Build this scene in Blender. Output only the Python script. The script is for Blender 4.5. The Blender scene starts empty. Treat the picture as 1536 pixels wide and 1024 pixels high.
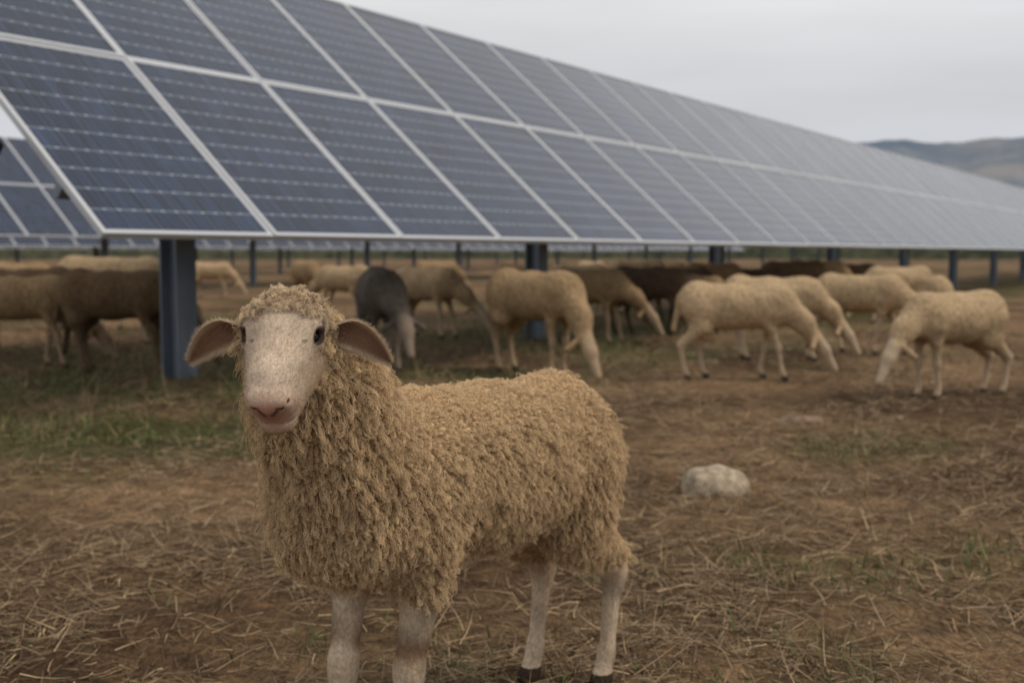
import bpy, math, random
import numpy as np
from mathutils import Vector, Matrix, kdtree, noise as mnoise
rng=np.random.default_rng(7); random.seed(7)
S=bpy.context.scene; COL=S.collection
S.view_settings.view_transform='Standard'; S.view_settings.look='None'; S.view_settings.exposure=0

# ------------------------------------------------------------------ camera
cd=bpy.data.cameras.new("camera"); cam=bpy.data.objects.new("camera",cd); COL.objects.link(cam); S.camera=cam
cd.sensor_width=36; cd.lens=1700/1536*36; cd.clip_start=0.05; cd.clip_end=12000
cam.location=(0,0,1.0); cam.rotation_euler=(math.pi/2-0.0772,0,0)
cd.dof.use_dof=True; cd.dof.focus_distance=1.74; cd.dof.aperture_fstop=4.4

# ------------------------------------------------------------------ world + sun
SUN_EL=math.radians(52); sun_dir=Vector((0.78,-0.12,0)).normalized()
W=bpy.data.worlds.new("World"); S.world=W; W.use_nodes=True
nt=W.node_tree; nt.nodes.clear(); N=nt.nodes.new; L=nt.links.new
out=N('ShaderNodeOutputWorld'); bg=N('ShaderNodeBackground'); bg.inputs[1].default_value=0.1
sky=N('ShaderNodeTexSky'); sky.sky_type='NISHITA'; sky.sun_disc=False; sky.sun_elevation=SUN_EL
sky.sun_rotation=math.atan2(sun_dir.x,sun_dir.y)
tc=N('ShaderNodeTexCoord'); sep=N('ShaderNodeSeparateXYZ'); L(tc.outputs['Generated'],sep.inputs[0])
ramp=N('ShaderNodeValToRGB'); L(sep.outputs[2],ramp.inputs[0])
e=ramp.color_ramp.elements
e[0].position=0.0; e[0].color=(0.66,0.67,0.70,1); e[1].position=0.6; e[1].color=(0.86,0.86,0.86,1)
x=e.new(0.09); x.color=(0.60,0.615,0.65,1); x=e.new(0.17); x.color=(0.69,0.70,0.715,1); x=e.new(0.26); x.color=(0.88,0.885,0.89,1)
mp=N('ShaderNodeMapping'); mp.inputs['Scale'].default_value=(1.2,1.2,7); L(tc.outputs['Generated'],mp.inputs[0])
nz=N('ShaderNodeTexNoise'); nz.inputs['Scale'].default_value=1.6; nz.inputs['Detail'].default_value=4; L(mp.outputs[0],nz.inputs[0])
mr=N('ShaderNodeMapRange'); mr.inputs[1].default_value=0.3; mr.inputs[2].default_value=0.7; mr.inputs[3].default_value=8.9; mr.inputs[4].default_value=11.5
L(nz.outputs[0],mr.inputs[0])
vm=N('ShaderNodeVectorMath'); vm.operation='SCALE'; L(ramp.outputs[0],vm.inputs[0]); L(mr.outputs[0],vm.inputs['Scale'])
hs=N('ShaderNodeHueSaturation'); hs.inputs['Saturation'].default_value=0.3; L(sky.outputs[0],hs.inputs['Color'])
mx=N('ShaderNodeMix'); mx.data_type='RGBA'; mx.inputs[0].default_value=0.9
L(hs.outputs[0],mx.inputs[6]); L(vm.outputs[0],mx.inputs[7]); L(mx.outputs[2],bg.inputs[0]); L(bg.outputs[0],out.inputs[0])
sd=bpy.data.lights.new("sun",'SUN'); sd.energy=1.5; sd.angle=math.radians(14); sd.color=(1,0.90,0.76)
so=bpy.data.objects.new("sun",sd); COL.objects.link(so)
dv=Vector((sun_dir.x*math.cos(SUN_EL),sun_dir.y*math.cos(SUN_EL),math.sin(SUN_EL)))
so.rotation_euler=dv.to_track_quat('Z','Y').to_euler(); so.location=dv*50

# ------------------------------------------------------------------ helpers
def new_mesh(name,V,Fq,colors=None,uvs=None,smooth=True):
    V=np.asarray(V,dtype=np.float32); Fq=np.asarray(Fq,dtype=np.int32)
    me=bpy.data.meshes.new(name); me.vertices.add(len(V)); me.vertices.foreach_set('co',V.ravel())
    n=Fq.shape[1]; me.loops.add(Fq.size); me.loops.foreach_set('vertex_index',Fq.ravel())
    me.polygons.add(len(Fq)); me.polygons.foreach_set('loop_start',np.arange(0,Fq.size,n,dtype=np.int32))
    me.update(calc_edges=True)
    me.polygons.foreach_set('use_smooth',np.full(len(Fq),smooth))
    if colors is not None: set_col(me,colors)
    if uvs is not None:
        ul=me.uv_layers.new(name='UVMap'); ul.data.foreach_set('uv',np.asarray(uvs,dtype=np.float32).ravel())
    me.validate(); return me
def set_col(me,c):
    c=np.asarray(c,dtype=np.float32)
    if c.shape[1]==3: c=np.hstack([c,np.ones((len(c),1),np.float32)])
    a=me.attributes.new('Col','FLOAT_COLOR','POINT'); a.data.foreach_set('color',c.ravel())
def add(name,me,parent=None,mat=None):
    o=bpy.data.objects.new(name,me); COL.objects.link(o)
    if parent: o.parent=parent
    if mat: me.materials.append(mat)
    return o
def empty(name,loc=(0,0,0),rz=0):
    o=bpy.data.objects.new(name,None); COL.objects.link(o); o.location=loc; o.rotation_euler=(0,0,rz); o.empty_display_size=0.2; return o
class Mat:
    def __init__(s,name,rough=0.8,spec=0.3):
        s.m=bpy.data.materials.new(name); s.m.use_nodes=True; s.t=s.m.node_tree
        s.b=s.t.nodes['Principled BSDF']; s.b.inputs['Roughness'].default_value=rough; s.b.inputs['Specular IOR Level'].default_value=spec
    def n(s,t,**k):
        x=s.t.nodes.new(t)
        for a,b in k.items(): setattr(x,a,b)
        return x
    def l(s,a,b): s.t.links.new(a,b)
    def noise(s,scale,detail=4,coord='Object',sc=(1,1,1),rough=0.55):
        tc=s.n('ShaderNodeTexCoord'); mp=s.n('ShaderNodeMapping'); mp.inputs['Scale'].default_value=sc
        z=s.n('ShaderNodeTexNoise'); z.inputs['Scale'].default_value=scale; z.inputs['Detail'].default_value=detail; z.inputs['Roughness'].default_value=rough
        s.l(tc.outputs[coord],mp.inputs[0]); s.l(mp.outputs[0],z.inputs[0]); return z.outputs[0]
    def ramp(s,fac,*st):
        r=s.n('ShaderNodeValToRGB'); s.l(fac,r.inputs[0]); el=r.color_ramp.elements
        el[0].position=st[0][0]; el[0].color=(*st[0][1],1); el[1].position=st[-1][0]; el[1].color=(*st[-1][1],1)
        for p,c in st[1:-1]: q=el.new(p); q.color=(*c,1)
        return r.outputs[0]
    def math(s,op,a,b=None,c=None):
        m=s.n('ShaderNodeMath',operation=op)
        for i,v in enumerate((a,b,c)):
            if v is None: continue
            if isinstance(v,(int,float)): m.inputs[i].default_value=v
            else: s.l(v,m.inputs[i])
        return m.outputs[0]
    def mix(s,f,a,b,mode='MIX'):
        m=s.n('ShaderNodeMix',data_type='RGBA',blend_type=mode)
        for i,v in ((0,f),(6,a),(7,b)):
            if isinstance(v,(int,float)): m.inputs[i].default_value=v
            elif isinstance(v,tuple): m.inputs[i].default_value=(*v,1)
            else: s.l(v,m.inputs[i])
        return m.outputs[2]
    def bump(s,h,strength,dist):
        b=s.n('ShaderNodeBump'); b.inputs['Strength'].default_value=strength; b.inputs['Distance'].default_value=dist
        s.l(h,b.inputs['Height']); s.l(b.outputs[0],s.b.inputs['Normal'])
    def color(s,c):
        if isinstance(c,tuple): s.b.inputs['Base Color'].default_value=(*c,1)
        else: s.l(c,s.b.inputs['Base Color'])
    def attr(s,name='Col'):
        a=s.n('ShaderNodeAttribute',attribute_name=name); return a.outputs['Color']
def sstep(a,b,x):
    t=np.clip((x-a)/(b-a),0,1); return t*t*(3-2*t)
def h2(ix,iy,s):
    v=np.sin(ix*127.1+iy*311.7+s*74.7)*43758.5453; return v-np.floor(v)
def vn(x,y,s=0):
    ix=np.floor(x);iy=np.floor(y);fx=x-ix;fy=y-iy;fx=fx*fx*(3-2*fx);fy=fy*fy*(3-2*fy)
    return (h2(ix,iy,s)*(1-fx)+h2(ix+1,iy,s)*fx)*(1-fy)+(h2(ix,iy+1,s)*(1-fx)+h2(ix+1,iy+1,s)*fx)*fy
def fbm(x,y,s=0,o=4):
    r=0;a=.5;t=0
    for i in range(o): r=r+a*vn(x*2**i,y*2**i,s+i*3);t+=a;a*=.5
    return r/t
def sdf_eval(P,prims):
    D=None
    for p in prims:
        k=p[-1]
        if p[0]=='c' or p[0]=='sc':
            a=np.array(p[1],np.float32);b=np.array(p[2],np.float32);r1,r2=p[3],p[4]
            ba=b-a; t=np.clip(((P-a)@ba)/max(1e-9,float(ba@ba)),0,1)
            d=np.sqrt((((P-a)-t[...,None]*ba)**2).sum(-1))-(r1+(r2-r1)*t)
        else:
            c=np.array(p[1],np.float32); r=np.array(p[2],np.float32); Q=P-c
            k0=np.sqrt(((Q/r)**2).sum(-1)); k1=np.sqrt(((Q/(r*r))**2).sum(-1))+1e-9
            d=k0*(k0-1)/k1
        if D is None: D=d; continue
        if p[0][0]=='s':
            h=np.clip(0.5-0.5*(D+d)/k,0,1); D=D+(-d-D)*h+k*h*(1-h)
        else:
            h=np.clip(0.5+0.5*(d-D)/k,0,1); D=d+(D-d)*h-k*h*(1-h)
    return D
def surf(prims,lo,hi,h):
    lo=np.array(lo,np.float32);hi=np.array(hi,np.float32)
    n=np.ceil((hi-lo)/h).astype(int)+1
    ax=[lo[i]+h*np.arange(n[i],dtype=np.float32) for i in range(3)]
    F=np.empty(tuple(n),np.float32)
    for i0 in range(0,n[0],24):
        g=np.stack(np.meshgrid(ax[0][i0:i0+24],ax[1],ax[2],indexing='ij'),-1)
        F[i0:i0+24]=sdf_eval(g,prims)
    ins=F<0
    c=np.zeros(tuple(n-1),np.int8)
    for dx in(0,1):
        for dy in(0,1):
            for dz in(0,1): c+=ins[dx:n[0]-1+dx,dy:n[1]-1+dy,dz:n[2]-1+dz]
    act=(c>0)&(c<8); idx=np.argwhere(act); vid=np.full(act.shape,-1,np.int64); vid[act]=np.arange(len(idx))
    acc=np.zeros((len(idx),3));cnt=np.zeros(len(idx))
    for axis in range(3):
        o=[k for k in range(3) if k!=axis]
        for a in(0,1):
            for b in(0,1):
                A=np.zeros(3,int);A[o[0]]=a;A[o[1]]=b;B=A.copy();B[axis]=1
                ia=idx+A;ib=idx+B;fa=F[ia[:,0],ia[:,1],ia[:,2]];fb=F[ib[:,0],ib[:,1],ib[:,2]]
                m=(fa<0)!=(fb<0); t=np.where(m,fa/np.where(m,fa-fb,1),0)
                p=A+np.zeros((len(idx),3)); p[:,axis]=t; acc+=p*m[:,None];cnt+=m
    V=lo+h*(idx+acc/cnt[:,None])
    faces=[]
    for axis in range(3):
        u=(axis+1)%3;v=(axis+2)%3
        s0=[slice(None)]*3;s1=[slice(None)]*3;s0[axis]=slice(0,-1);s1[axis]=slice(1,None)
        f0=ins[tuple(s0)];f1=ins[tuple(s1)]
        e=np.argwhere(f0!=f1); e=e[(e[:,u]>0)&(e[:,v]>0)&(e[:,u]<n[u]-1)&(e[:,v]<n[v]-1)]
        sg=f0[e[:,0],e[:,1],e[:,2]]
        q=[]
        for du,dv in((-1,-1),(0,-1),(0,0),(-1,0)):
            w=e.copy();w[:,u]+=du;w[:,v]+=dv;q.append(vid[w[:,0],w[:,1],w[:,2]])
        q=np.stack(q,1); q[~sg]=q[~sg][:,::-1]; faces.append(q)
    return V,np.concatenate(faces)
def boxes_mesh(bx):
    V=[];F=[]
    for o,ex,ey,ez in bx:
        o=np.array(o,float);ex=np.array(ex,float);ey=np.array(ey,float);ez=np.array(ez,float);b=len(V)
        for k in range(8): V.append(o+ex*(k&1)+ey*((k>>1)&1)+ez*((k>>2)&1))
        f=[(0,2,3,1),(4,5,7,6),(0,1,5,4),(2,6,7,3),(0,4,6,2),(1,3,7,5)]
        if np.dot(np.cross(ex,ey),ez)<0: f=[q[::-1] for q in f]
        F+=[[b+i for i in q] for q in f]
    return np.array(V),np.array(F)

# ------------------------------------------------------------------ ground
def gh(x,y):
    d=np.sqrt(x*x+(y-3)**2); fade=1/(1+(d/30)**2)
    return ((fbm(x*1.3,y*1.3,1)-.5)*.07+(fbm(x*6,y*6,5,3)-.5)*.028)*fade
def green(x,y):
    g=sstep(.54,.72,fbm(x*.9+3.3,y*.9+1.7,21,4))*(.55+.45*sstep(3.5,6,y))
    rowd=(x+2.317)*-.8349+(y-6.454)*.5504
    band=sstep(-1.8,.2,rowd)*(1-sstep(2.5,5.0,rowd))
    return np.clip(g*.8+band*sstep(.30,.54,fbm(x*1.1,y*1.1,33,4)),0,1)
i=np.arange(-200,201); cx=.87*np.sinh(.046*i)
gx,gy=np.meshgrid(cx,cx+4.0,indexing='ij')
gz=gh(gx,gy); n=len(cx)
V=np.stack([gx,gy,gz],-1).reshape(-1,3)
ii=np.arange(n*n).reshape(n,n); F=np.stack([ii[:-1,:-1],ii[1:,:-1],ii[1:,1:],ii[:-1,1:]],-1).reshape(-1,4)
gr=green(gx,gy).reshape(-1,1); t=fbm(gx*.8,gy*.8,11).reshape(-1,1)
t=sstep(.25,.75,t)
brown=np.array([.085,.050,.027])*(1-t)+np.array([.250,.162,.092])*t
col=brown*(1-gr*.7)+np.array([.060,.072,.022])*gr*.7
me=new_mesh("ground",V,F,col)
m=Mat("soil",.95,.1)
n1=m.noise(9,8,rough=.7); n2=m.noise(70,6,rough=.75,sc=(1,.45,1))
c=m.mix(.95,m.attr(),m.ramp(n1,(.3,(.38,.35,.33)),(.5,(1,.97,.93)),(.72,(1.6,1.55,1.4))),'MULTIPLY')
c=m.mix(.9,c,m.ramp(n2,(.35,(.35,.33,.3)),(.55,(1,1,1)),(.7,(1.7,1.6,1.4))),'MULTIPLY')
m.color(c); m.bump(m.math('ADD',n1,m.math('MULTIPLY',n2,.5)),.9,.03)
add("ground",me,mat=m.m)

def blades(name,X,Y,length,width,tilt,bend,cols,mat,lift=.004):
    n=len(X); az=rng.uniform(0,2*np.pi,n); d=np.stack([np.cos(az),np.sin(az),np.zeros(n)],1)
    s=np.stack([-np.sin(az),np.cos(az),np.zeros(n)],1)
    roll=rng.uniform(-1,1,n)[:,None]; s=s*np.cos(roll)+np.array([0,0,1])*np.sin(roll)
    base=np.stack([X,Y,gh(X,Y)+lift],1); pts=[]
    side=rng.normal(0,.3,n)[:,None]
    perp=np.stack([-np.sin(az),np.cos(az),np.zeros(n)],1)
    K=4
    for k in range(K):
        u=k/(K-1); an=tilt*(1-u)+(tilt+bend)*u
        if k==0: p=base
        else: p=p+(d*np.cos(an)[:,None]+np.array([0,0,1])*np.sin(an)[:,None]+perp*side*u)*(length/(K-1))[:,None]
        z=gh(p[:,0],p[:,1])+.002; p=p.copy(); p[:,2]=np.maximum(p[:,2],z)
        w=(width*(1-.85*u**1.5))[:,None]*.5; pts+= [p-s*w,p+s*w]
    V=np.stack(pts,1).reshape(-1,3); b=(np.arange(n)*2*K)[:,None]
    F=np.concatenate([b+np.array([2*k,2*k+1,2*k+3,2*k+2]) for k in range(K-1)],0)
    me=new_mesh(name,V,F,np.repeat(cols,2*K,0)); return add(name,me,mat=mat)
def scat(n,ymin,ymax,margin=1.2):
    Y=np.exp(rng.uniform(math.log(ymin),math.log(ymax),n))
    X=rng.uniform(-1,1,n)*(.5*Y+margin); return X,Y
mst=Mat("straw",.8,.2); mst.color(mst.attr())
n=220000; X,Y=scat(n,1.1,15)
keep=rng.random(n)<(.18+.82*sstep(.36,.6,fbm(X*1.9,Y*1.9,41)))*(1-.45*green(X,Y)); X=X[keep];Y=Y[keep];n=len(X)
q=rng.random((n,1))**1.7; b=rng.uniform(.6,1.15,(n,1))
cl=(np.array([.10,.060,.032])*(1-q)+np.array([.48,.345,.205])*q)*b
blades("dry_straw",X,Y,rng.uniform(.03,.14,n)*(1+Y*.04),rng.uniform(.0014,.0032,n)*(1+Y*.10),rng.normal(.05,.22,n),rng.normal(-.15,.35,n),cl,mst.m,.006)
mg=Mat("grass_blade",.7,.3); mg.color(mg.attr())
n=200000; X,Y=scat(n,1.1,22)
cl_=fbm(X*5,Y*5,77,3); keep=(rng.random(n)<green(X,Y)*1.0*sstep(.42,.6,cl_)+.010); X=X[keep];Y=Y[keep];n=len(X)
q=rng.random((n,1)); dry=(rng.random((n,1))<.25)
cl=np.where(dry,np.array([.24,.18,.09]),np.array([.050,.068,.018])*(1-q)+np.array([.115,.145,.040])*q)
rowd=(X+2.317)*-.8349+(Y-6.454)*.5504
tall=1+1.1*sstep(-.8,.5,rowd)
blades("grass",X,Y,rng.uniform(.02,.07,n)*tall,rng.uniform(.002,.0045,n)*(1+Y*.08),rng.uniform(.7,1.5,n),rng.normal(-.5,.4,n),cl,mg.m,.0)
n=1800; a=rng.uniform(-4,40,n); pp=rng.uniform(-.9,3,n)
X=-2.317+.5504*a-.8349*pp; Y=6.454+.8349*a+.5504*pp
cl=np.array([.32,.24,.12])*rng.uniform(.5,1.1,(n,1))
blades("dry_stalks",X,Y,rng.uniform(.12,.34,n),np.full(n,.006),rng.uniform(.9,1.5,n),rng.normal(-.4,.5,n),cl,mst.m,0)

# ------------------------------------------------------------------ stones
def stone(loc,sc,seed,colr,name="stone"):
    V,F=surf([('e',(0,0,.02),(.5,.36,.30),.1),('e',(.22,.05,-.02),(.28,.26,.22),.12),('e',(-.25,-.06,0),(.25,.25,.20),.12)],(-.65,-.5,-.5),(.65,.5,.5),.025)
    V=V.copy()
    for j,p in enumerate(V):
        q=Vector(p); V[j]=p*(1+.12*mnoise.fractal(q*3+Vector((seed,0,0)),1,2,3)+.04*mnoise.noise(q*12))
    V=V[:]*np.array(sc); me=new_mesh(name,V,F)
    m=Mat("stone_mat",.9,.2); n1=m.noise(6,7,rough=.7); n2=m.noise(26,5)
    m.color(m.mix(.6,m.ramp(n1,(.3,tuple(np.array(colr)*.55)),(.6,tuple(colr))),m.ramp(n2,(.4,(.5,.47,.42)),(.6,(1.15,1.1,1.05))),'MULTIPLY')); m.bump(n1,.6,.03)
    o=add(name,me,mat=m.m); o.location=loc; return o
stone((.86,4.75,.01),(.29,.28,.30),3,(.44,.36,.26))
stone((1.72,6.75,.0),(.32,.28,.10),9,(.24,.165,.11)).rotation_euler=(0,0,.4)

# ------------------------------------------------------------------ solar arrays
TH=.5828; TAU=.7178; PW=1.35; PL=1.99
r=np.array([math.sin(TH),math.cos(TH),0]); qh=np.array([-math.cos(TH),math.sin(TH),0])
tdir=qh*math.cos(TAU)+np.array([0,0,math.sin(TAU)]); nrm=np.cross(r,-tdir); nrm=nrm if nrm[2]>0 else -nrm
mglass=Mat("solar_cells",.16,.36); g=mglass
g.b.inputs['IOR'].default_value=1.5
g.b.inputs['Sheen Weight'].default_value=.22; g.b.inputs['Sheen Roughness'].default_value=.2   # dust-like sheen, added to brighten far panels at grazing angles
uv=g.n('ShaderNodeUVMap'); sp=g.n('ShaderNodeSeparateXYZ'); g.l(uv.outputs[0],sp.inputs[0])
U,Vv=sp.outputs[0],sp.outputs[1]
def line(src,mult,w):
    f=g.math('FRACT',g.math('MULTIPLY',src,mult)); return g.math('GREATER_THAN',g.math('ABSOLUTE',g.math('SUBTRACT',f,.5)),.5-w)
rowl=line(Vv,1,.024); coll=line(U,1,.014); bus=line(U,4,.04)
cellid=g.n('ShaderNodeCombineXYZ'); g.l(g.math('FLOOR',U),cellid.inputs[0]); g.l(g.math('FLOOR',Vv),cellid.inputs[1])
wn=g.n('ShaderNodeTexWhiteNoise'); wn.noise_dimensions='2D'; g.l(cellid.outputs[0],wn.inputs['Vector'])
st=g.n('ShaderNodeCombineXYZ'); g.l(g.math('MULTIPLY',U,11.0),st.inputs[0]); g.l(g.math('MULTIPLY',Vv,.35),st.inputs[1])
sn=g.n('ShaderNodeTexNoise'); sn.noise_dimensions='2D'; sn.inputs['Scale'].default_value=1; sn.inputs['Detail'].default_value=3; g.l(st.outputs[0],sn.inputs['Vector'])
cell=g.ramp(wn.outputs[0],(0,(.0030,.0085,.026)),(1,(.007,.015,.039)))
cell=g.mix(1.0,cell,g.ramp(sn.outputs[0],(.35,(.3,.35,.4)),(.65,(2.8,2.6,2.4))),'MULTIPLY')
c=g.mix(g.math('MULTIPLY',bus,.14),cell,(.22,.27,.34))
c=g.mix(g.math('MULTIPLY',coll,.16),c,(.26,.31,.37))
dots=g.math('MULTIPLY',rowl,g.math('ADD',.34,g.math('MULTIPLY',line(U,2,.12),.6)))
c=g.mix(dots,c,(.48,.53,.59)); g.color(c)
dn=g.noise(1.5,3,coord='Object'); g.l(g.ramp(dn,(.3,(.12,)*3),(.7,(.20,)*3)),g.b.inputs['Roughness'])
mframe=Mat("aluminium_frame",.42,.5); mframe.color((.52,.53,.55)); mframe.b.inputs['Metallic'].default_value=.35
mback=Mat("backsheet",.7,.3); mback.color((.16,.17,.19))
msteel=Mat("galvanised_steel",.5,.5); msteel.b.inputs['Metallic'].default_value=.3
z=msteel.noise(5,5,sc=(1,1,.3)); msteel.color(msteel.ramp(z,(.3,(.14,.17,.21)),(.7,(.24,.28,.33))))
def array(name,org,npan,posts,start=0,pw=.1):
    root=empty(name); org=np.array(org,float)
    V=[];F=[];UV=[];BV=[];BF=[];fr=[]
    fw=.032; th=.04; gap=.012
    for k in range(start,npan):
        for mrow in(0,1):
            o=org+r*(k*PW+gap/2)+tdir*(mrow*(PL+.0)+gap/2); w=PW-gap; l=PL-gap
            jig=rng.normal(0,.002,1)[0]; o=o+nrm*jig
            a=[o+r*fw+tdir*fw,o+r*(w-fw)+tdir*fw,o+r*(w-fw)+tdir*(l-fw),o+r*fw+tdir*(l-fw)]
            b=len(V); V+=[p-nrm*(.004+.0035*rng.random()) for p in a]; F.append([b,b+1,b+2,b+3])
            UV+= [(6*k+0.0,10*mrow),(6*k+6,10*mrow),(6*k+6,10*mrow+10),(6*k,10*mrow+10)]
            BV+=[p-nrm*.02 for p in a]; BF.append([b+3,b+2,b+1,b])
            z=-nrm*th
            fr+=[(o,r*w,tdir*fw,z),(o+tdir*(l-fw),r*w,tdir*fw,z),(o+tdir*fw,r*fw,tdir*(l-2*fw),z),(o+tdir*fw+r*(w-fw),r*fw,tdir*(l-2*fw),z)]
    Fq=np.array(F)
    if np.dot(np.cross(V[1]-V[0],V[2]-V[1]),nrm)<0: Fq=Fq[:,::-1]; UV=np.array(UV).reshape(-1,4,2)[:,::-1].reshape(-1,2)
    add("panel_glass",new_mesh("panel_glass",V,Fq,uvs=UV,smooth=False),root,mglass.m)
    add("panel_backsheet",new_mesh("panel_backsheet",BV,BF,smooth=False),root,mback.m)
    bv,bf=boxes_mesh(fr); add("panel_frames",new_mesh("panel_frames",bv,bf,smooth=False),root,mframe.m)
    st=[]
    Lr=(npan-start)*PW; o0=org+r*start*PW
    for tt in(.45,1.5,2.45,3.5): st.append((o0+tdir*tt-nrm*.045,r*Lr,tdir*.06,-nrm*.08))
    for a in posts:
        c=org+r*a
        st.append((c-r*.04+tdir*.25-nrm*.127,r*.08,tdir*3.5,-nrm*.12))
        ph=1.62; b=c+qh*ph; top=b[2]+ph*math.tan(TAU)-.28
        w=pw
        base=np.array([b[0],b[1],-.05]); hgt=np.array([0,0,top+.05])
        st.append((base-r*w-qh*w*.9,r*2*w,qh*.014,hgt)); st.append((base-r*w+qh*w*.9,r*2*w,qh*.014,hgt))
        st.append((base-r*.007-qh*(w*.9-.014),r*.014,qh*(1.8*w-.014),hgt))
        p0=np.array([b[0],b[1],top*.55]); p1=c+tdir*3.3-nrm*.2
        st.append((p0-r*.12,r*.02,qh*.05,p1-p0))
    bv,bf=boxes_mesh(st); add("steel_structure",new_mesh("steel_structure",bv,bf,smooth=False),root,msteel.m)
    return root
A=(-2.3173,6.4536,1.117)
a1=array("solar_panel_array",A,64,[1.9,7.2,12.5,18.3,23.7,28.9,34.6,40,45.5,51,56.5,62,67.5,73,78.5,84])
c0=np.array(A)+tdir*1.05-r*.34-nrm*.2
bv,bf=boxes_mesh([(c0,r*.34,tdir*.20,-nrm*.12),(c0+r*.05-nrm*.12,r*.18,tdir*.12,-nrm*.05)])
mb=Mat("dark_plastic",.5,.4); mb.color((.02,.02,.022)); 
add("junction_box",new_mesh("junction_box",bv,bf,smooth=False),a1,mb.m)
for off,h,s,e_,dx in((19,1.42,-22,60,0),(34,1.3,-30,70,.0),(52,1.3,-40,80,0)):
    o=np.array(A)+qh*off; o[2]=h
    array("solar_panel_array",o,e_,[k*5.4+s*PW+2 for k in range(int((e_-s)*PW/5.4))],s,.07)

# ------------------------------------------------------------------ hills & tree line
def ridge(name,dist,az0,az1,hfun,depth,mat,nn=260):
    az=np.linspace(az0,az1,nn); V=[];K=24
    for k in range(K):
        u=k/(K-1); rr=dist+depth*u
        for a in az: 
            hh=hfun(a)*math.sin(min(1,u*1.25)*math.pi/2)**1.2*(1+.35*(fbm(np.array(a*40),np.array(u*5),3)-.5)*(1-u))
            V.append((rr*math.sin(a),rr*math.cos(a),float(hh)-2*(1-u)))
    ii=np.arange(K*nn).reshape(K,nn); F=np.stack([ii[:-1,:-1],ii[:-1,1:],ii[1:,1:],ii[1:,:-1]],-1).reshape(-1,4)
    return add(name,new_mesh(name,V,F),mat=mat)
mh=Mat("hill_scrub_haze",1,.0); z=mh.noise(.008,7,rough=.65); z2=mh.noise(.0035,3)
mh.color(mh.mix(.5,mh.ramp(z,(.40,(.09,.125,.175)),(.5,(.15,.18,.22)),(.60,(.29,.27,.26))),mh.ramp(z2,(.35,(.12,.165,.22)),(.65,(.22,.225,.24)))))  # aerial haze painted in as blue-grey hill colours
ridge("hills",1300,.10,1.25,lambda a:172*float(sstep(.10,.30,a))*(.93+.10*float(fbm(np.array(a*9),np.array(0.),8))),700,mh.m)
mt=Mat("far_trees",1,0); z=mt.noise(.5,5); mt.color(mt.ramp(z,(.35,(.035,.042,.03)),(.65,(.085,.085,.055))))
ridge("distant_tree_line",210,-1.1,1.1,lambda a:2.2+2.2*float(fbm(np.array(a*60),np.array(.3),5))+1.5*float(vn(np.array(a*400),np.array(0.),2)),8,mt.m,900)

# ------------------------------------------------------------------ grazing sheep
def leg_prims(front,x,y,hx,hy,r=1.0,k=.03):
    if front:
        return [('c',(x,y,.50),(x-.01,y,.40),.066*r,.038*r,.05),('c',(x-.01,y,.40),(hx*.6+x*.4,hy,.25),.035*r,.025*r,k),
                ('c',(hx*.6+x*.4,hy,.26),(hx*.6+x*.4,hy,.23),.028*r,.025*r,k*.5),
                ('c',(hx*.6+x*.4,hy,.24),(hx-.005,hy,.075),.021*r,.018*r,k*.5),
                ('c',(hx-.005,hy,.08),(hx+.015,hy,.03),.021*r,.025*r,k*.5),('c',(hx+.01,hy,.028),(hx+.022,hy,.016),.026*r,.028*r,.01)]
    return [('c',(x,y*.9,.54),(x+.03,y*1.1,.40),.110*r,.075*r,.06),('c',(x+.02,y*1.1,.41),(hx-.04,hy,.27),.070*r,.034*r,.04),
            ('c',(hx-.045,hy,.275),(hx-.04,hy,.24),.031*r,.026*r,k*.5),
            ('c',(hx-.04,hy,.25),(hx-.01,hy,.08),.024*r,.019*r,k*.5),
            ('c',(hx-.01,hy,.085),(hx+.012,hy,.03),.021*r,.025*r,k*.5),('c',(hx+.01,hy,.028),(hx+.022,hy,.016),.026*r,.028*r,.01)]
def graze_mesh(seed,hz=.10,side=0.0,fat=1.0):
    rr=random.Random(seed); j=lambda a:rr.uniform(-a,a)
    P=[('e',(-.05,0,.560),(.36,.168*fat,.178*fat),.05),('e',(-.31,0,.600),(.155,.150,.158),.08),('e',(.24,0,.570),(.19,.142,.172),.08),
       ('c',(.30,0,.60),(.50,side*.5,.42+hz*.6),.118,.078,.07),('c',(.48,side*.5,.43+hz*.6),(.59,side,.27+hz),.078,.056,.05),
       ('c',(.59,side,.27+hz),(.65,side*1.1,.20+hz),.053,.048,.03),('c',(.64,side*1.1,.21+hz),(.735,side*1.25,.050+hz),.046,.026,.03),
       ('c',(-.45,0,.62),(-.49,0,.38),.026,.022,.03)]
    for s in(1,-1):
        P.append(('c',(.575,side+s*.04,.30+hz),(.545,side+s*.135,.225+hz),.016,.024,.012))
        P+=leg_prims(True,.25,s*.08,.27+j(.12),s*.075,.92); P+=leg_prims(False,-.30,s*.08,-.34+j(.12),s*.08,.95)
    V,F=surf(P,(-.62,-.36,-.02),(.85,.36,.85),.0120)
    x,y,z=V.T
    for j_ in range(len(V)):
        p=Vector(V[j_]); w=1 if V[j_][2]>.34 and V[j_][0]<.55 else .2
        d=(mnoise.noise(p*8+Vector((seed,0,0)))*.008+mnoise.noise(Vector((p.x*38,p.y*38,p.z*20)))*.006)*w; V[j_]+=np.array([0,d*.7*np.sign(y[j_]),d*.8])
    face=sstep(.60,.63,x)*1.0; leg=1-sstep(.26,.36,z); leg=np.where(x>.5,0,leg)
    hoof=1-sstep(.03,.045,z); hoof=np.where(x>.45,0,hoof)
    c=np.stack([np.clip(face+leg*.8,0,1),hoof,np.zeros_like(x)],1)
    return new_mesh("grazing_sheep_body",V,F,c)
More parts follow.
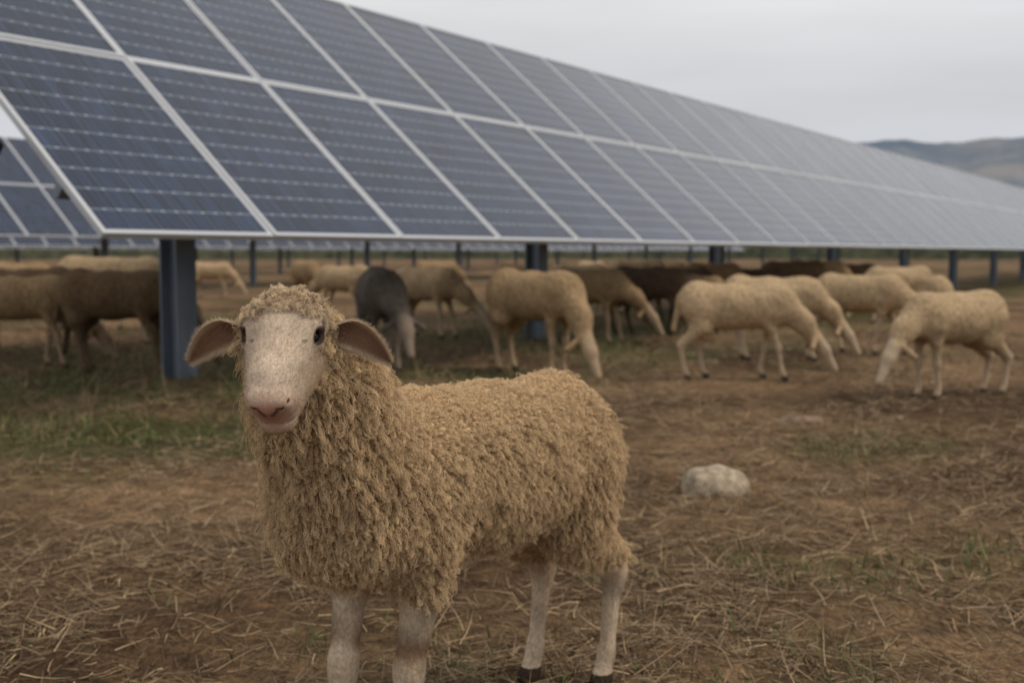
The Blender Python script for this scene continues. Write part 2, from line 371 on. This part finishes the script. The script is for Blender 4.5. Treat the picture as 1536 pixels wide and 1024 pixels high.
def sheep_mat(name,wool,skin):
    m=Mat(name,.95,.1); a=m.n('ShaderNodeAttribute',attribute_name='Col'); sp=m.n('ShaderNodeSeparateColor'); m.l(a.outputs['Color'],sp.inputs[0])
    n1=m.noise(5,6,rough=.6); n2=m.noise(45,4,sc=(1,1,.6))
    w=m.mix(.75,m.ramp(n1,(.3,tuple(np.array(wool)*.78)),(.7,tuple(np.array(wool)*1.12))),m.ramp(n2,(.35,(.64,.60,.54)),(.6,(1.1,1.1,1.1))),'MULTIPLY')
    w=m.mix(sp.outputs[0],w,tuple(skin)); w=m.mix(sp.outputs[1],w,(.06,.045,.035)); m.color(w); m.bump(m.math('ADD',n2,n1),.7,.02)
    return m.m
M_c=sheep_mat("wool_cream",(.47,.34,.205),(.46,.35,.24))
M_t=sheep_mat("wool_tan",(.33,.225,.125),(.36,.26,.165))
M_d=sheep_mat("wool_dark",(.110,.075,.050),(.06,.045,.035))
M_g=sheep_mat("wool_grey",(.165,.140,.115),(.26,.20,.15))
M_b=sheep_mat("wool_brown_and_shaded",(.150,.098,.056),(.14,.10,.065))  # brown sheep; also panel shade painted into the left sheep's wool
meshes=[graze_mesh(1,.03,0),graze_mesh(2,.10,.10),graze_mesh(3,.0,-.10),graze_mesh(4,.10,.04,1.05),graze_mesh(5,.02,.06,1.03),graze_mesh(6,.05,.16,1.0),graze_mesh(8,.20,-.06,1.04)]
flock=[
 (3.10,7.95,207,1.0,3,M_c),(1.78,8.9,-6,1.02,0,M_c),(2.45,10.6,-14,1.05,4,M_c),(3.45,11.2,-42,1.05,1,M_c),(4.95,13.2,70,1.0,2,M_c),
 (.20,9.45,-48,1.17,2,M_t),(.86,12.9,-30,1.13,5,M_t),(1.72,14.0,-22,1.12,0,M_d),(2.45,16.6,-10,1.1,1,M_d),(2.42,14.3,-70,.95,6,M_t),
 (3.85,18.0,160,1.05,0,M_d),(4.6,18.6,170,1.2,3,M_b),(5.15,19.2,-30,1.2,4,M_t),(-1.16,10.1,-78,1.18,1,M_g),(-1.02,13.6,-40,1.12,5,M_c),
 (-3.9,21.5,-60,1.15,1,M_t),(-3.32,9.55,-8,1.15,4,M_b),(-4.75,11.0,-172,1.15,2,M_b),(-4.35,12.4,15,1.30,3,M_c),(-6.9,26,0,1.1,0,M_c),  # the M_b pair here is darkened to look shaded by the panels
 (1.0,17.2,-150,1.12,1,M_c),(2.7,20.5,-20,1.15,0,M_t),(3.3,23,190,1.1,1,M_c),(-1.7,26,10,1.1,4,M_t),(1.9,27,-60,1.1,2,M_c),(7.2,27,180,1.1,0,M_t),(-5.6,15,160,1.1,5,M_c),
 (2.05,19.0,200,1.2,6,M_c),(3.1,17.5,20,1.15,3,M_t),(.2,22,-30,1.1,0,M_b),(-4.35,10.0,10,1.1,0,M_t),(5.6,16.5,185,1.1,5,M_c),(-2.6,17.5,150,1.1,4,M_c),(6.6,22,-20,1.1,2,M_b),(-8.2,19,0,1.15,0,M_t)]
for k,(x,y,hd,sc,mi,mt_) in enumerate(flock):
    o=bpy.data.objects.new("sheep",meshes[mi]); 
    COL.objects.link(o)
    if not meshes[mi].materials: meshes[mi].materials.append(M_c)
    o.material_slots[0].link='OBJECT'; o.material_slots[0].material=mt_
    o.location=(x,y,float(gh(np.array(x),np.array(y)))); o.rotation_euler=(0,0,math.radians(hd)); o.scale=(sc,sc*random.uniform(.93,1.05),sc)

# ------------------------------------------------------------------ foreground sheep
sheep=empty("standing_sheep",(-.054,2.30,0),math.atan2(-.825,-.564))
yaw=math.radians(33); pit=math.radians(44)
dh=np.array([math.cos(yaw),math.sin(yaw),0]); up=np.array([0,0,1.]); wl=np.array([-math.sin(yaw),math.cos(yaw),0])
ah=dh*math.cos(pit)-up*math.sin(pit); nh=dh*math.sin(pit)+up*math.cos(pit); O=np.array([.645,.092,.942])
R=np.stack([-wl,ah,nh],1)
def h2b(p): return np.asarray(p)@R.T+O
nb=tuple(h2b((0,.03,-.085)))
P=[('e',(-.01,0,.568),(.29,.150,.165),.05),('e',(-.235,0,.588),(.135,.115,.138),.08),('e',(.24,0,.590),(.21,.144,.145),.08),
   ('e',(.37,0,.572),(.14,.130,.138),.07),('c',(.38,.01,.60),(.52,.05,.76),.122,.088,.07),('c',(.52,.05,.76),nb,.088,.068,.05),
   ('c',(.45,.02,.57),(.56,.065,.73),.110,.073,.06),
   ('c',(-.34,0,.62),(-.38,-.01,.44),.024,.022,.03)]
P+=leg_prims(True,.32,.080,.335,.065,.98)+leg_prims(True,.33,-.080,.40,-.055,.95)
P+=leg_prims(False,-.250,.066,-.355,.080,.90)+leg_prims(False,-.250,-.075,-.30,-.08,.90)
V,F=surf(P,(-.56,-.28,-.02),(.80,.28,.98),.0075)
me=new_mesh("tmp",V,F); ob=bpy.data.objects.new("tmp",me); COL.objects.link(ob)
md=ob.modifiers.new("s",'SUBSURF'); md.levels=1; md.subdivision_type='CATMULL_CLARK'
dg=bpy.context.evaluated_depsgraph_get(); me2=bpy.data.meshes.new_from_object(ob.evaluated_get(dg)); bpy.data.objects.remove(ob)
def getV(me):
    a=np.empty(len(me.vertices)*3,np.float32); me.vertices.foreach_get('co',a); b=np.empty(len(me.vertices)*3,np.float32)
    me.vertex_normals.foreach_get('vector',b); return a.reshape(-1,3),b.reshape(-1,3)
def locks(V,Nn,wool,nseed,aniso=.5,seed=1):
    rg=np.random.default_rng(seed); cand=np.where(wool>.3)[0]
    wz=np.array([1,1,aniso])
    warp=np.empty_like(V)
    for j,p in enumerate(V):
        q=Vector(p); warp[j]=np.array(mnoise.noise_vector(q*13))*.014+np.array(mnoise.noise_vector(q*60))*.0055
    Wp=(V+warp)*wz
    sel=rg.choice(cand,min(nseed*3,len(cand)),replace=False)
    cell={};keep=[];rad=math.sqrt(1.2*aniso/nseed)*.46
    for s_ in sel:
        kx=tuple((Wp[s_]/rad).astype(int)); ok=True
        for dx in(-1,0,1):
            for dy in(-1,0,1):
                for dz in(-1,0,1):
                    for t_ in cell.get((kx[0]+dx,kx[1]+dy,kx[2]+dz),()):
                        if ((Wp[s_]-Wp[t_])**2).sum()<rad*rad: ok=False
        if ok: cell.setdefault(kx,[]).append(s_); keep.append(s_)
    kd=kdtree.KDTree(len(keep))
    for a,s_ in enumerate(keep): kd.insert(Wp[s_],a)
    kd.balance()
    lid=np.zeros(len(V),int); hgt=np.zeros(len(V),np.float32)
    for j in cand:
        (c1,i1,d1),(c2,i2,d2)=kd.find_n(Wp[j],2); lid[j]=i1; hgt[j]=1-(d1/(d2+1e-6))**1.6
    la=rg.uniform(.4,1.35,len(keep)).astype(np.float32)
    disp=(hgt*la[lid]-.25)*wool
    return disp,lid,np.array(keep),hgt,la
V,Nn=getV(me2)
x,y,z=V.T
nzv=np.array([mnoise.noise(Vector(p)*14) for p in V])
front=x>-.02
wool=np.where(front,sstep(.375,.41,z+nzv*.025),sstep(.285,.32,z+nzv*.02)).astype(np.float32)
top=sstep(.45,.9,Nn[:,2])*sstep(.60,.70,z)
broad=np.array([mnoise.fractal(Vector(p)*9,1,2,3) for p in V])*.010*wool
mid_=np.array([mnoise.noise(Vector((p[0]*42,p[1]*42,p[2]*22))) for p in V])*.0055*wool*(1-.5*top)
fine=np.array([mnoise.noise(Vector(p)*110) for p in V])*.0026*wool
amp=.0125*(1-.6*top)*(1-.35*sstep(.10,-.25,x))
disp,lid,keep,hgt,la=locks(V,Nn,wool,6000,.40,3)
dirn=Nn.copy(); dirn[:,2]-=.3; dirn/=np.linalg.norm(dirn,axis=1)[:,None]
V2=V+Nn*(broad+fine+mid_)[:,None]+dirn*(disp*amp)[:,None]+Nn*(.005*wool)[:,None]
V2[:,2]=np.maximum(V2[:,2],.002)
me2.vertices.foreach_set('co',V2.astype(np.float32).ravel()); me2.update()
legc=np.array([.60,.475,.345]); woolc=np.array([.62,.44,.25]); root_shade=np.array([.15,.090,.043])  # root colour carries crease shade painted in between the locks
cc=root_shade*(1-hgt[:,None])+woolc*hgt[:,None]
cc=cc*(1+.2*top[:,None])  # upward-facing wool painted lighter, as if lit from above
spot=np.exp(-(((z-.285-.02*nzv)/.022)**2))*front*(x>.3)*sstep(-.5,.1,nzv)
lc=legc*(1-.75*spot[:,None])+np.array([.20,.10,.045])*.75*spot[:,None]
lc=lc*(1-.35*(sstep(-.1,.6,nzv)[:,None]))
lc=np.where(z[:,None]<.042,np.array([.05,.036,.026]),lc)
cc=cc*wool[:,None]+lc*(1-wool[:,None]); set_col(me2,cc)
mw=Mat("fleece",.95,.08); n1=mw.noise(160,4,sc=(1,1,.6)); n2=mw.noise(9,4)
mw.color(mw.mix(.8,mw.mix(.6,mw.attr(),mw.ramp(n2,(.3,(.75,.72,.68)),(.7,(1.2,1.2,1.2))),'MULTIPLY'),mw.ramp(n1,(.3,(.6,.58,.55)),(.7,(1.2,1.2,1.2))),'MULTIPLY'))
mw.bump(n1,.8,.004); me2.name="fleece_body"; me2.materials.clear(); me2.polygons.foreach_set('use_smooth',np.ones(len(me2.polygons),bool))
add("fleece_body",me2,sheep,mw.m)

def strands(name,roots,ends_fn,npts,rad,cols,mat,rootdark=.62):
    n=len(roots); hc=bpy.data.hair_curves.new(name); hc.add_curves([npts]*n)
    P=np.empty((n,npts,3),np.float32); Rr=np.empty((n,npts),np.float32)
    for k in range(npts):
        u=k/(npts-1); P[:,k]=ends_fn(u); Rr[:,k]=rad*(1-.7*u)
    hc.attributes['position'].data.foreach_set('vector',P.ravel())
    ra=hc.attributes.get('radius') or hc.attributes.new('radius','FLOAT','POINT'); ra.data.foreach_set('value',Rr.ravel())
    ca=hc.attributes.new('Col','FLOAT_COLOR','POINT'); c4=np.ones((n,npts,4),np.float32); c4[:,:,:3]=cols[:,None,:]
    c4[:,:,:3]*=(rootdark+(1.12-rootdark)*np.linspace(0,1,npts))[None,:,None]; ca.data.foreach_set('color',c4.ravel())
    hc.materials.append(mat); o=bpy.data.objects.new(name,hc); COL.objects.link(o); o.parent=sheep; return o
mhair=Mat("wool_fibre",.9,.15); mhair.color(mhair.attr())
def unit(a): return a/(np.linalg.norm(a,axis=1)[:,None]+1e-9)
def wool_strands(name,V2,Nn,wool,lid,keep,la,Lg,droop,curl,rad,baseC,sub=1.0,rep=1,seed=5,lenmul=None,out_=.32):
    rg=np.random.default_rng(seed); idx=np.where((wool>.35))[0]; idx=idx[rg.random(len(idx))<sub]; idx=np.repeat(idx,rep)
    n=len(idx); rt=V2[idx]+rg.normal(0,.0012,(n,3)); nn=Nn[idx]; sd_=V2[keep[lid[idx]]]; sn_=Nn[keep[lid[idx]]]
    lm=1 if lenmul is None else lenmul[idx]
    Ls=(Lg*la[lid[idx]]*rg.uniform(.6,1.2,n)*lm)[:,None]
    down=np.array([[-.30,0,-1.]])-sn_*(sn_@np.array([-.30,0,-1.]))[:,None]
    sw=rg.normal(0,.45,(len(keep),3))[lid[idx]]
    tip=sd_*.5+rt*.5+sn_*Ls*out_+down*Ls*droop+sw*Ls*.6+rg.normal(0,.0014,(n,3))
    ph=(rg.uniform(0,6.28,len(keep))[lid[idx]]+rg.normal(0,.5,n))[:,None]; t1=unit(np.cross(sn_,np.array([.3,.2,.9]))); t2=np.cross(sn_,t1)
    fr=rg.uniform(8,13,len(keep))[lid[idx]][:,None]
    def f(u):
        p=rt*(1-u)+tip*u+nn*Ls*.30*math.sin(math.pi*u)
        return p+(t1*np.sin(ph+u*fr)+sn_*.5*np.cos(ph+u*fr)+t2*.5*np.cos(ph+u*fr))*curl*min(1,u*2)
    c=baseC*(rg.uniform(.75,1.2,(n,1)))*rg.uniform(.80,1.15,(len(keep),1))[lid[idx]]
    return strands(name,rt,f,7,rad,c.astype(np.float32),mhair.m,.5)
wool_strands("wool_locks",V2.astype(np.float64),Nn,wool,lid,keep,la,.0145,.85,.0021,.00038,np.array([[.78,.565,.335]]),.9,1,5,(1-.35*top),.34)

# ---- head
EC=(.0445,.064,-.029)
HP=[('e',(0,.040,-.055),(.056,.064,.056),.02),('c',(0,.05,-.040),(0,.155,-.030),.045,.030,.03),
    ('c',(0,.055,-.085),(0,.155,-.070),.045,.030,.03),('c',(.028,.075,-.075),(.014,.145,-.058),.034,.024,.02),('c',(-.028,.075,-.075),(-.014,.145,-.058),.034,.024,.02),
    ('e',(0,.172,-.042),(.0355,.032,.037),.016),('e',(0,.177,-.083),(.027,.025,.020),.012),
    ('e',(0,.187,-.029),(.028,.020,.022),.010),
    ('c',(0,.02,-.085),(0,.0,-.12),.056,.060,.03)]
for s in(1,-1):
    HP+=[('e',(s*.0415,.060,-.027),(.018,.028,.019),.016),
         ('e',(s*.018,.189,-.024),(.0135,.015,.015),.008),
         ('c',(s*.030,.100,-.026),(s*.020,.15,-.020),.014,.011,.015)]
    HP+=[('se',(s*(EC[0]+.0100),EC[1]+.001,EC[2]+.0065),(.0125,.0160,.0080),.004)]
    HP+=[('c',(s*.036,.048,-.010),(s*.056,.056,-.019),.0062,.0062,.006),('c',(s*.057,.058,-.024),(s*.058,.076,-.040),.004,.004,.006)]
    HP+=[('sc',(s*.0055,.208,-.040),(s*.0155,.204,-.028),.0018,.0032,.003),('sc',(s*.0155,.204,-.028),(s*.0280,.193,-.020),.0034,.0024,.003)]
HP+=[('sc',(0,.206,-.064),(0,.208,-.040),.0012,.0012,.004)]
for s in(1,-1): HP+=[('sc',(0,.2045,-.0655),(s*.018,.196,-.071),.0014,.0016,.004),('sc',(s*.018,.196,-.071),(s*.031,.174,-.080),.0016,.001,.004)]
V,F=surf(HP,(-.10,-.08,-.21),(.10,.230,.02),.0022)
xh,yh,zh=V.T
nzh=np.array([mnoise.noise(Vector(p)*40) for p in V]); nzf=np.array([mnoise.noise(Vector((p[0]*260,p[1]*60,p[2]*260))) for p in V])
g_=np.maximum(.050-yh,(-.078-zh)*.8-(yh-.05)*.20)+nzh*.010
hw=sstep(-.006,.010,g_).astype(np.float32)
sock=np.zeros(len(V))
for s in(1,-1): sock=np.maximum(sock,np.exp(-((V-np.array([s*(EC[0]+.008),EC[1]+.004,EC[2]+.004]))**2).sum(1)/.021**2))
hw=hw*(1-sstep(.4,.7,sock)).astype(np.float32)
Vb=h2b(V); me=new_mesh("head",Vb,F)
_,nn=getV(me); cen=Vb.mean(0)
if ((Vb-cen)*nn).sum(1).mean()<0: me.flip_normals(); _,nn=getV(me)
Nh=nn
disp,lidh,keeph,hgth,lah=locks(Vb.astype(np.float32),Nh,hw,3000,.8,9)
Vh2=Vb+Nh*((disp*.006+.004*hw))[:,None]
me.vertices.foreach_set('co',Vh2.astype(np.float32).ravel()); me.update()
face=np.array([.54,.43,.325])
pink=np.clip(np.exp(-(((yh-.202)/.028)**2+((zh+.036)/.022)**2+(xh/.032)**2))*1.6,0,1)
lips=np.exp(-(((yh-.198)/.02)**2+((zh+.070)/.010)**2))*.45
fc=face[None]*(1+.22*nzh[:,None]+.20*nzf[:,None])
mid_face=np.exp(-(xh/.022)**2)*sstep(.03,.06,yh)*(1-sstep(.15,.18,yh))*sstep(-.05,-.03,zh)  # paler strip down the middle of forehead and nose
fc=fc*(1+.16*mid_face[:,None])
cheek_shade=np.maximum(sstep(.018,.046,np.abs(xh))*sstep(.02,.07,-zh),sstep(.055,.095,-zh))  # shading painted into the face colour, along its sides and underside
fc=fc*(1-.7*cheek_shade[:,None])+np.array([.37,.255,.155])*.7*cheek_shade[:,None]
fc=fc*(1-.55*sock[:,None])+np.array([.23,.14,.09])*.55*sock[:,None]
pk=np.clip(pink+lips,0,1)[:,None]*.95; fc=fc*(1-pk)+np.array([.48,.26,.19])*(1+.15*nzh[:,None])*pk
def segd(p,a,b):
    a=np.array(a);b=np.array(b);t=np.clip(((p-a)@(b-a))/((b-a)@(b-a)),0,1);return np.linalg.norm(p-a-t[:,None]*(b-a),axis=1)
dk=np.zeros(len(V))
for s in(1,-1):
    dk=np.maximum(dk,.75*(1-sstep(.0022,.0055,segd(V,(s*.0055,.208,-.040),(s*.0155,.204,-.028)))))
    dk=np.maximum(dk,.82*(1-sstep(.0024,.0055,segd(V,(s*.0155,.204,-.028),(s*.0275,.193,-.020)))))
    dk=np.maximum(dk,.6*(1-sstep(.0012,.0042,segd(V,(0,.2045,-.0655),(s*.018,.196,-.071)))))
    dk=np.maximum(dk,.35*(1-sstep(.0012,.004,segd(V,(s*.018,.196,-.071),(s*.031,.174,-.080)))))
    q=(V-np.array([s*(EC[0]+.008),EC[1]+.001,EC[2]+.006]))/np.array([.0165,.0200,.0120]); ql=np.sqrt((q**2).sum(1)); dk=np.maximum(dk,.97*(1-sstep(.90,1.15,ql)))
    dk=np.maximum(dk,.8*(1-sstep(.0022,.0052,segd(V,(s*.044,.080,-.019),(s*.037,.090,-.012)))))
fc=fc*(1-dk[:,None])+np.array([.035,.020,.015])*dk[:,None]
hc_=np.array([.28,.18,.10])*(1-hgth[:,None])+np.array([.56,.43,.29])*hgth[:,None]  # head wool creases darkened too, shade put into the colour
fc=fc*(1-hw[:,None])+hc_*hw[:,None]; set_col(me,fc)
mf=Mat("face_skin",.75,.25); n1=mf.noise(300,4); mf.color(mf.mix(.45,mf.attr(),mf.ramp(n1,(.3,(.7,.68,.66)),(.7,(1.15,1.15,1.15))),'MULTIPLY')); mf.bump(n1,.35,.0015)
add("head",me,sheep,mf.m)
wool_strands("head_wool",Vh2,Nh,hw*(sock<.3),lidh,keeph,lah,.010,.6,.0016,.00036,np.array([[.74,.57,.38]]),.85,1,11)
rg=np.random.default_rng(3)
idx=np.where((hw<.6)&(pk[:,0]<.35)&(dk<.1)&(sock<.75))[0]; idx=idx[rg.random(len(idx))<.9]; n=len(idx)
rt=Vh2[idx]+rg.normal(0,.001,(n,3)); nn_=Nh[idx]
dirf=-ah[None]*1.0+nn_*.40+rg.normal(0,.28,(n,3)); ls=rg.uniform(.003,.0068,(n,1))*(1-.5*sock[idx][:,None])
dirf[:,:]+= (V[idx][:,0:1]*10)*(-wl)[None]
strands("face_hair",rt,lambda u:rt+dirf*ls*u-nn_*ls*.15*u*u,3,.00020,(fc[idx]*1.25*rg.uniform(.65,1.2,(n,1))).astype(np.float32),mhair.m)
def uvs(c,r,name,mat,nu=24,nv=16):
    V=[];F=[]
    for a in range(nv+1):
        for b in range(nu):
            t=math.pi*a/nv;p=2*math.pi*b/nu;V.append((r[0]*math.cos(t),r[1]*math.sin(t)*math.cos(p),r[2]*math.sin(t)*math.sin(p)))
    for a in range(nv):
        for b in range(nu): F.append((a*nu+b,a*nu+(b+1)%nu,(a+1)*nu+(b+1)%nu,(a+1)*nu+b))
    V=h2b(np.array(V)+np.array(c)); me=new_mesh(name,V,F); return add(name,me,sheep,mat)
meye=Mat("eye",.10,.18); meye.color((.007,.005,.004))
for s,nm in((1,"eye_r"),(-1,"eye_l")): uvs((s*EC[0],EC[1],EC[2]),(.0113,.0148,.0105),nm,meye.m)
# ears
mear=Mat("ear_skin",.8,.2); mear.color(mear.attr()); 
hairR=[];hairD=[];hairC=[]
for s,nm in((1,"ear_r"),(-1,"ear_l")):
    lat=-wl*s; root=h2b((s*.054,.030,-.060))
    nu_,nv_=26,17; Vv_=[];Cc=[];Nr=[]
    fwd=dh*.93-up*.25+lat*.25; fwd/=np.linalg.norm(fwd)
    droop=.17
    for a in range(nu_):
        u=a/(nu_-1); Lr=.104
        cl=root+lat*Lr*u*(1-.04*u)-up*Lr*(droop*u+.24*u*u)+up*.012*math.sin(math.pi*u)+dh*.010*math.sin(math.pi*u)
        ax=lat-up*(droop+.4*u); ax/=np.linalg.norm(ax); b_=np.cross(fwd,ax); b_/=np.linalg.norm(b_)
        if b_[2]<0: b_=-b_
        hwid=.0275*(math.sin(math.pi*min(1,u*.90+.10)**1.0)**.65)*(.62+.38*min(1,u*3))
        if u>.98: hwid=.003
        for b in range(nv_):
            v=-1+2*b/(nv_-1); cup=.014*(1-u*.5)
            p=cl+b_*hwid*v*(1-.1*abs(v))+fwd*(cup*(abs(v)**2.2)*(1.6 if v>0 else .7)-cup*.6)
            Vv_.append(p); inner=(1-sstep(.5,.95,np.array(abs(v))))*(sstep(0,.12,np.array(u)))
            Cc.append(np.array([.52,.40,.28])*(1-inner)+np.array([.34,.20,.125])*inner); Nr.append(fwd)
    Vv_=np.array(Vv_); Cc=np.array(Cc)
    back=Vv_-np.array(Nr)*.0035
    ii=np.arange(nu_*nv_).reshape(nu_,nv_); q=np.stack([ii[:-1,:-1],ii[1:,:-1],ii[1:,1:],ii[:-1,1:]],-1).reshape(-1,4); nq=nu_*nv_
    F=[*q.tolist(),*(q[:,::-1]+nq).tolist()]
    bd=[ii[0,:],ii[:,-1],ii[-1,::-1],ii[::-1,0]]
    for L_ in bd:
        for c0_,c1_ in zip(L_[:-1],L_[1:]): F.append([c0_,c0_+nq,c1_+nq,c1_])
    cb=np.tile(np.array([.50,.39,.27]),(nq,1))
    me=new_mesh(nm,np.vstack([Vv_,back]),F,np.vstack([Cc,cb])); add(nm,me,sheep,mear.m)
    for rep in range(22):
        k=rg.random((nu_-1,nv_-1,2)); G=Vv_.reshape(nu_,nv_,3)
        p=(G[:-1,:-1]*(1-k[...,:1])+G[1:,:-1]*k[...,:1])*(1-k[...,1:])+(G[:-1,1:]*(1-k[...,:1])+G[1:,1:]*k[...,:1])*k[...,1:]
        p=p.reshape(-1,3); m_=len(p)
        vv=np.tile(np.linspace(-1,1,nv_-1),(nu_-1,1)).reshape(-1)
        bside=rep%2==0
        d_=(lat*.7-up*.3)[None]+(-fwd if bside else fwd)[None]*.35+rg.normal(0,.25,(m_,3))+up[None]*vv[:,None]*.7*(abs(vv)[:,None]>.8)
        off=-fwd*.0035 if bside else 0
        cI=Cc.reshape(nu_,nv_,3)[:-1,:-1].reshape(-1,3)
        hairR.append(p+off); hairD.append(d_*rg.uniform(.004,.009,(m_,1))); hairC.append(np.where(bside,np.array([.60,.48,.34]),cI*1.2)*rg.uniform(.8,1.15,(m_,1)))
hR=np.vstack(hairR);hD=np.vstack(hairD);hC=np.vstack(hairC)
strands("ear_hair",hR,lambda u:hR+hD*u,3,.00022,hC.astype(np.float32),mhair.m)
idx=np.where((wool<.5)&(z>.05))[0]; n=len(idx); rt2=V2[idx]; n2_=Nn[idx]
ls2=rg.uniform(.003,.006,(n,1)); dd=np.array([[0,0,-1.]])+n2_*.2+rg.normal(0,.2,(n,3))
strands("leg_hair",rt2,lambda u:rt2+dd*ls2*u,3,.00025,(cc[idx]*1.15*rg.uniform(.8,1.15,(n,1))).astype(np.float32),mhair.m)
